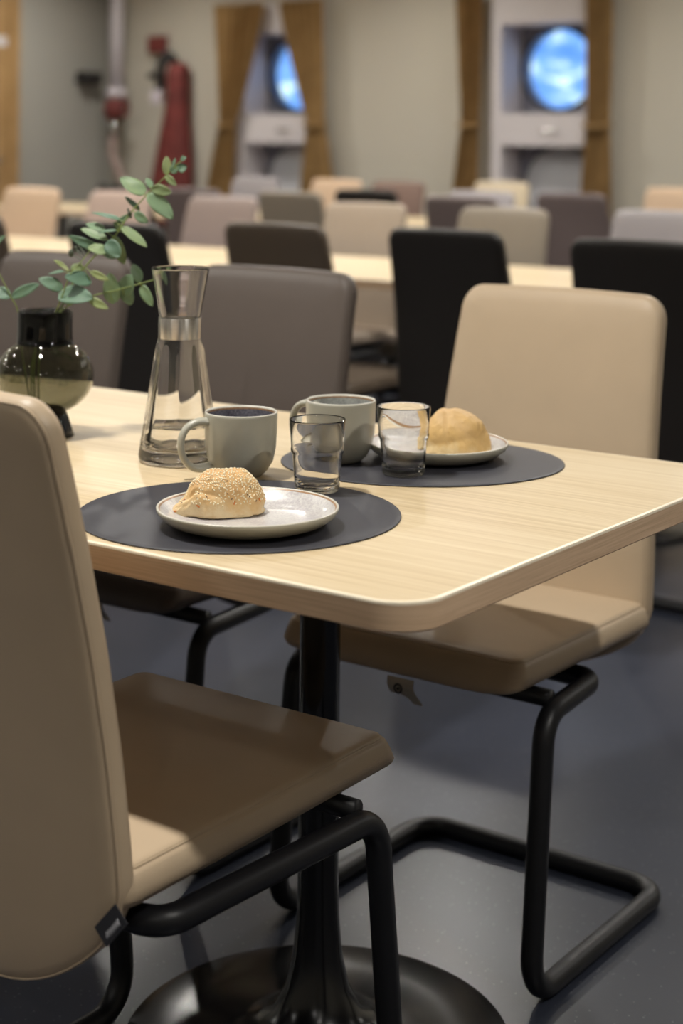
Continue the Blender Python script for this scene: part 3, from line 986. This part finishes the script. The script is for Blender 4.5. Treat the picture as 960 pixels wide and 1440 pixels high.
def branch(label, stems, leaves, side_twigs=(), buds=()):
    root = empty('eucalyptus_branch', (VX, VY, ZT + .03)); off = Vector((VX, VY, ZT + .03))
    tag(root, label, 'plant', 'eucalyptus branches in the vase')
    bm = bmesh.new()
    allpts = []
    for st in stems:
        sp = catmull([p - off for p in st[0]]); n = len(sp)
        tube_bm(sp, [st[1] + (st[2] - st[1]) * i / (n - 1) for i in range(n)], False, 8, bm); allpts += sp
    lf = bmesh.new(); lay = lf.loops.layers.color.new('tone')
    for (bx, by, tx, ty, w, roll, tone, dt) in leaves:
        b0 = P3(bx, by) - off
        near = min(allpts, key=lambda q: (q - b0).length)
        base = P3(bx, by, dt * .4) - off; tip = P3(tx, ty, dt) - off
        # petiole
        tube_bm([near, (near + base) / 2, base + (tip - base) * .06], .0007, False, 6, bm)
        leaf_into(lf, lay, base, tip, w / 3 / F * TV, near, roll, tone)
    link_mesh('stem', bm, M['stem'], root)
    # leaf_into works in local space: view direction stays nearly the same
    o = link_mesh('foliage', lf, M['leaf'], root)
    s = o.modifiers.new('thick', 'SOLIDIFY'); s.thickness = .0006
    if buds:
        bb = bmesh.new()
        for (x, y, r) in buds:
            c = P3(x, y) - off
            near = min(allpts, key=lambda q: (q - c).length)
            tube_bm([near, c], .0008, False, 6, bb)
            g = bmesh.ops.create_icosphere(bb, subdivisions=2, radius=r / 3 / F * TV)
            bmesh.ops.scale(bb, vec=(1, 1, 1.5), verts=g['verts']); bmesh.ops.translate(bb, vec=c, verts=g['verts'])
        link_mesh('buds', bb, M['bud'], root)
    return root


floor_in = Vector((VX - .02, VY, ZT + .034))
R_ = math.radians
branch('tall eucalyptus branch arching up to the right, reaching highest',
       [([floor_in, P3(150, 880, .0), P3(225, 760), P3(262, 690), P3(310, 590), P3(385, 495), P3(480, 400), P3(540, 312), P3(600, 242), P3(642, 198), P3(692, 150), P3(722, 115), P3(765, 78)], .0017, .0006)],
       [(612, 222, 508, 142, 72, .3, .75, .01), (640, 195, 722, 213, 44, .5, .8, -.01), (622, 215, 732, 318, 74, -.2, .7, -.015), (635, 192, 622, 146, 28, .6, .6, .02),
        (702, 138, 704, 58, 36, .4, .9, 0), (722, 130, 748, 96, 34, .4, .55, 0), (750, 118, 786, 98, 42, .2, .35, 0), (698, 140, 742, 182, 30, .4, .85, -.01), (728, 104, 738, 66, 14, 0, .4, 0), (765, 80, 786, 60, 16, 0, .4, 0), (765, 80, 770, 55, 12, 0, .35, 0),
        (588, 290, 530, 222, 26, .7, .45, .02), (568, 298, 620, 338, 36, .5, .65, -.02),
        (512, 332, 390, 285, 34, .8, .15, .02), (512, 358, 622, 434, 46, -.4, .8, -.02), (480, 335, 535, 385, 30, .3, .7, .02),
        (440, 372, 362, 334, 44, .4, .6, .03), (492, 372, 412, 376, 26, .8, .25, 0), (452, 412, 342, 356, 46, .4, .75, .01),
        (478, 392, 522, 520, 56, .3, .78, .02), (450, 418, 505, 484, 66, .2, .12, -.02), (440, 462, 283, 394, 38, -.5, .3, .01), (452, 462, 372, 440, 58, .3, .8, -.01),
        (380, 545, 456, 582, 28, .5, .95, -.02), (440, 478, 520, 458, 50, .3, .5, .03), (490, 340, 560, 300, 22, .5, .6, .02)],
       buds=[(545, 300, 8), (540, 285, 5), (552, 315, 5)])
branch('eucalyptus branch reaching right, its round leaves towards the carafe rim',
       [([floor_in + Vector((.004, .004, 0)), P3(170, 870, -.01), P3(240, 755, -.01), P3(272, 700, -.01), P3(380, 652, -.01), P3(500, 622, -.01), P3(590, 597, -.01), P3(660, 575, -.01), P3(712, 540, -.01)], .0015, .0006)],
       [(478, 682, 462, 552, 72, .15, .72, -.012), (520, 600, 552, 688, 60, .3, .5, .0), (522, 650, 545, 558, 72, .1, .6, -.012), (590, 592, 562, 512, 46, .3, .62, 0), (596, 602, 640, 692, 44, .4, .72, -.02),
        (662, 600, 652, 530, 24, .6, .6, 0), (700, 545, 722, 520, 24, .3, .4, 0), (375, 660, 452, 702, 34, .5, .9, -.03), (668, 575, 690, 610, 22, .4, .5, 0)])
branch('short eucalyptus branch with blue green leaves above the vase mouth',
       [([floor_in + Vector((-.006, .0, 0)), P3(140, 900, .01), P3(225, 740, -.02), P3(262, 650, -.03), P3(298, 555, -.03), P3(345, 500, -.02), P3(380, 455, -.02)], .0014, .0006)],
       [(292, 545, 233, 494, 26, .5, .95, -.03), (388, 588, 278, 562, 76, .1, .08, -.04), (272, 545, 202, 550, 24, .7, .1, 0), (265, 622, 166, 570, 60, .1, .3, -.01), (246, 640, 384, 650, 94, -.1, .1, -.05),
        (300, 545, 350, 520, 40, .5, .85, .02), (255, 645, 300, 690, 24, .5, .8, 0)],
       buds=[(300, 468, 12), (318, 445, 6), (332, 440, 6), (322, 458, 5)])
branch('eucalyptus sprig leaning out of the left edge of the picture',
       [([floor_in + Vector((-.012, .004, 0)), P3(90, 860, .0), P3(75, 712, 0), P3(45, 652, 0), P3(15, 590, 0), P3(-20, 520, 0), P3(-45, 440, 0)], .0014, .0006)],
       [(48, 655, 162, 596, 46, .3, .25, -.01), (45, 655, -40, 615, 62, .2, .1, 0), (-30, 440, 20, 392, 20, .3, .4, 0), (-15, 520, -70, 480, 50, .3, .3, 0)])


# bread -------------------------------------------------------------
def roll_bread(name, loc, rz, dims, fn, mat, z):
    root = empty(name, (loc[0], loc[1], z), rz)
    bm = bmesh.new(); bmesh.ops.create_icosphere(bm, subdivisions=6, radius=1)
    pts = []
    for v in bm.verts:
        v.co = fn(v.co.normalized(), dims)
    o = link_mesh('crust', bm, mat, root)
    return root, o


def lerp_tab(tab, t):
    for (a_, va_), (b_, vb_) in zip(tab, tab[1:]):
        if t <= b_:
            f_ = (t - a_) / (b_ - a_); f_ = f_ * f_ * (3 - 2 * f_) if .1 < t < .9 else f_
            return va_ + (vb_ - va_) * f_
    return tab[-1][1]


def shape_a(n, d):
    x, y, z = n
    t = (x + 1) / 2                       # 0 pointed tip .. 1 butt
    rad = max(0, 1 - abs(x) ** 2.7) ** (1 / 2.3)
    w = lerp_tab([(0, .34), (.06, .38), (.16, .52), (.30, .84), (.5, 1.0), (.72, 1.04), (.9, 1.05), (1, 1.05)], t)
    hg = lerp_tab([(0, .26), (.05, .30), (.11, .46), (.24, .90), (.42, 1.03), (.72, 1.03), (.9, 1.0), (1, 1.0)], t)
    sq = lambda s, e: math.copysign(abs(s) ** e, s)
    ph = math.atan2(z, y); cy_, sy_ = math.cos(ph), math.sin(ph)
    p = Vector((x * d[0], rad * sq(cy_, .8) * d[1] * w, rad * sq(sy_, .8) * (d[2] * hg if z > 0 else .008)))
    nn = noise.noise(n * 1.7) * .0030 + noise.noise(n * 5) * .0012 + noise.noise(n * 17) * .0004
    cr = math.exp(-((x * .75 + y * .45 - .05 + .2 * z) / .06) ** 2) * .0020 * max(0, .9 - z)
    cr2 = math.exp(-((z - .35 + .35 * x) / .08) ** 2) * .0018 * (1 if y < 0 else 0)
    p += n * (nn - cr - cr2)
    if p.z < 0: p.z = max(p.z, -.003)
    return p


root_a, crust = roll_bread('seeded_bread_roll', (-.347, .130), 0, (.0545, .033, .0445), shape_a, M['bread_a'], ZM + .0076)
pb = at(308, 711, 1.882); root_a.location = (pb.x, pb.y, ZM + .0078)
root_a.rotation_euler = (0, 0, TH + math.radians(20))
tag(root_a, 'sesame seeded bread roll with a pointed tip on the nearer plate', 'bread roll', 'bread rolls on the plates')
me = crust.data
sb = bmesh.new(); db = bmesh.new(); kb = bmesh.new(); rnd = random.Random(3)
vs = [(v.co.copy(), v.normal.copy()) for v in me.vertices if v.co.z > .010]


def seed_into(bm, p, nrm, L, W, H_, ang):
    t = nrm.orthogonal().normalized(); t = Matrix.Rotation(ang, 3, nrm) @ t; b = nrm.cross(t)
    g = bmesh.ops.create_icosphere(bm, subdivisions=1, radius=1)
    for v in g['verts']:
        q = v.co.copy(); s = 1 - .35 * (q.x * .5 + .5)
        v.co = p + t * (q.x * L) + b * (q.y * W * s) + nrm * (q.z * H_ + H_ * .4)


placed = []
for _ in range(2600):
    p, nn = rnd.choice(vs)
    zf = (p.z - .008) / .03
    if rnd.random() > .15 + zf: continue
    if noise.noise(p * 60) < -.25 + rnd.random() * .1: continue
    if any((p - q).length < .0022 for q in placed): continue
    placed.append(p)
    if len(placed) > 620: break
    seed_into(sb, p, nn, .00165, .00095, .0005, rnd.random() * 6.28)
so = link_mesh('sesame_seeds', sb, M['seed'], root_a); so['kind'] = 'stuff'
for _ in range(60):
    p, nn = rnd.choice(vs)
    if p.z > .024 and rnd.random() > .15: continue
    seed_into(db, p, nn, .0014, .0008, .0004, rnd.random() * 6)
so = link_mesh('dark_seeds', db, M['dark_seed'], root_a); so['kind'] = 'stuff'
low = [q for q in [(v.co.copy(), v.normal.copy()) for v in me.vertices] if .002 < q[0].z < .016 and q[0].y < 0]
for _ in range(7):
    p, nn = rnd.choice(low)
    seed_into(kb, p, nn, .0030, .0014, .0006, rnd.random() * 6)
so = link_mesh('carrot_crumbs', kb, M['carrot'], root_a); so['kind'] = 'stuff'


def shape_b(n, d):
    x, y, z = n
    sq = lambda s, e: math.copysign(abs(s) ** e, s)
    p = Vector((sq(x, .92) * d[0], sq(y, .92) * d[1], sq(z, .92) * (d[2] * (1 - .10 * x) if z > 0 else .009)))
    nn = noise.noise(n * 1.5 + Vector((3, 1, 2))) * .004 + noise.noise(n * 6) * .001 + noise.noise(n * 16) * .0004
    cr = math.exp(-((x * .8 + z * .35 - .22 * y - .15) / .10) ** 2) * .0022 * (1 if y < .4 else .3)
    cr2 = math.exp(-((z - .28 - .2 * x) / .09) ** 2) * .0016
    p += n * (nn - cr - cr2)
    if p.z < 0: p.z = max(p.z, -.004)
    return p


pb = at(641, 626, 2.268)
root_b, _c = roll_bread('plain_bread_roll', (pb.x, pb.y), TH, (.0455, .038, .0585), shape_b, M['bread_b'], ZM + .0078)
root_b.location = (pb.x, pb.y, ZM + .0062)
tag(root_b, 'plain golden bread roll on the farther plate behind the glass', 'bread roll', 'bread rolls on the plates')

# ------------------------------------------------------------------ lights
def down(x, y, e, col=(1, .965, .90), size=.115, spread=155):
    l = bpy.data.lights.new('downlight_or_sparkle', 'AREA'); l.shape = 'DISK'; l.size = size; l.energy = e; l.color = col
    l.spread = math.radians(spread)
    o = bpy.data.objects.new('downlight_or_sparkle', l); COL.objects.link(o); o.location = (x, y, H - .01)


for y, e in [(-3.3, 8), (-1.7, 4), (.02, 30), (3.0, 25), (4.9, 24), (6.9, 17)]:
    for x in (1.65, -.85, -3.0, -5.1, -7.1):
        if x > 0 and y == 3.0: continue
        down(x, y, e * 1.1 if x > 0 else e)
# small lamps added between the rows for sparkle on glass and vase
for y in (-2.5, 1.45, 3.95, 5.9):
    for x in (2.6, .4, -1.9, -4.0, -6.1):
        if x > 0 and y == 1.45: continue
        down(x, y, 2.6, size=.09, spread=178)

# daylight outside the portholes: world
w = bpy.data.worlds.new('daylight'); scene.world = w; w.use_nodes = True
nt = w.node_tree; bgn = nt.nodes['Background']
tc = N(nt, 'ShaderNodeTexCoord'); mp = N(nt, 'ShaderNodeMapping'); mp.inputs['Scale'].default_value = (34, 34, 70)
nt.links.new(tc.outputs['Generated'], mp.inputs['Vector'])
f = noisefac(nt, mp.outputs['Vector'], 1.6, 2, .5)
c = ramp(nt, f, [(.36, (.08, .22, .60, 1)), (.57, (.17, .36, .74, 1)), (.66, (.62, .80, .84, 1))])
nt.links.new(c, bgn.inputs['Color']); bgn.inputs['Strength'].default_value = 1.9

# ------------------------------------------------------------------ render settings
scene.view_settings.view_transform = 'Standard'; scene.view_settings.look = 'None'
scene.view_settings.exposure = 0; scene.view_settings.gamma = 1; scene.view_settings.use_curve_mapping = False
cy = scene.cycles
cy.use_denoising = True; cy.max_bounces = 14; cy.transmission_bounces = 14; cy.glossy_bounces = 6; cy.diffuse_bounces = 4; cy.transparent_max_bounces = 8
cy.caustics_refractive = True; cy.caustics_reflective = False; cy.blur_glossy = .5
cy.sample_clamp_indirect = 8; cy.use_light_tree = True
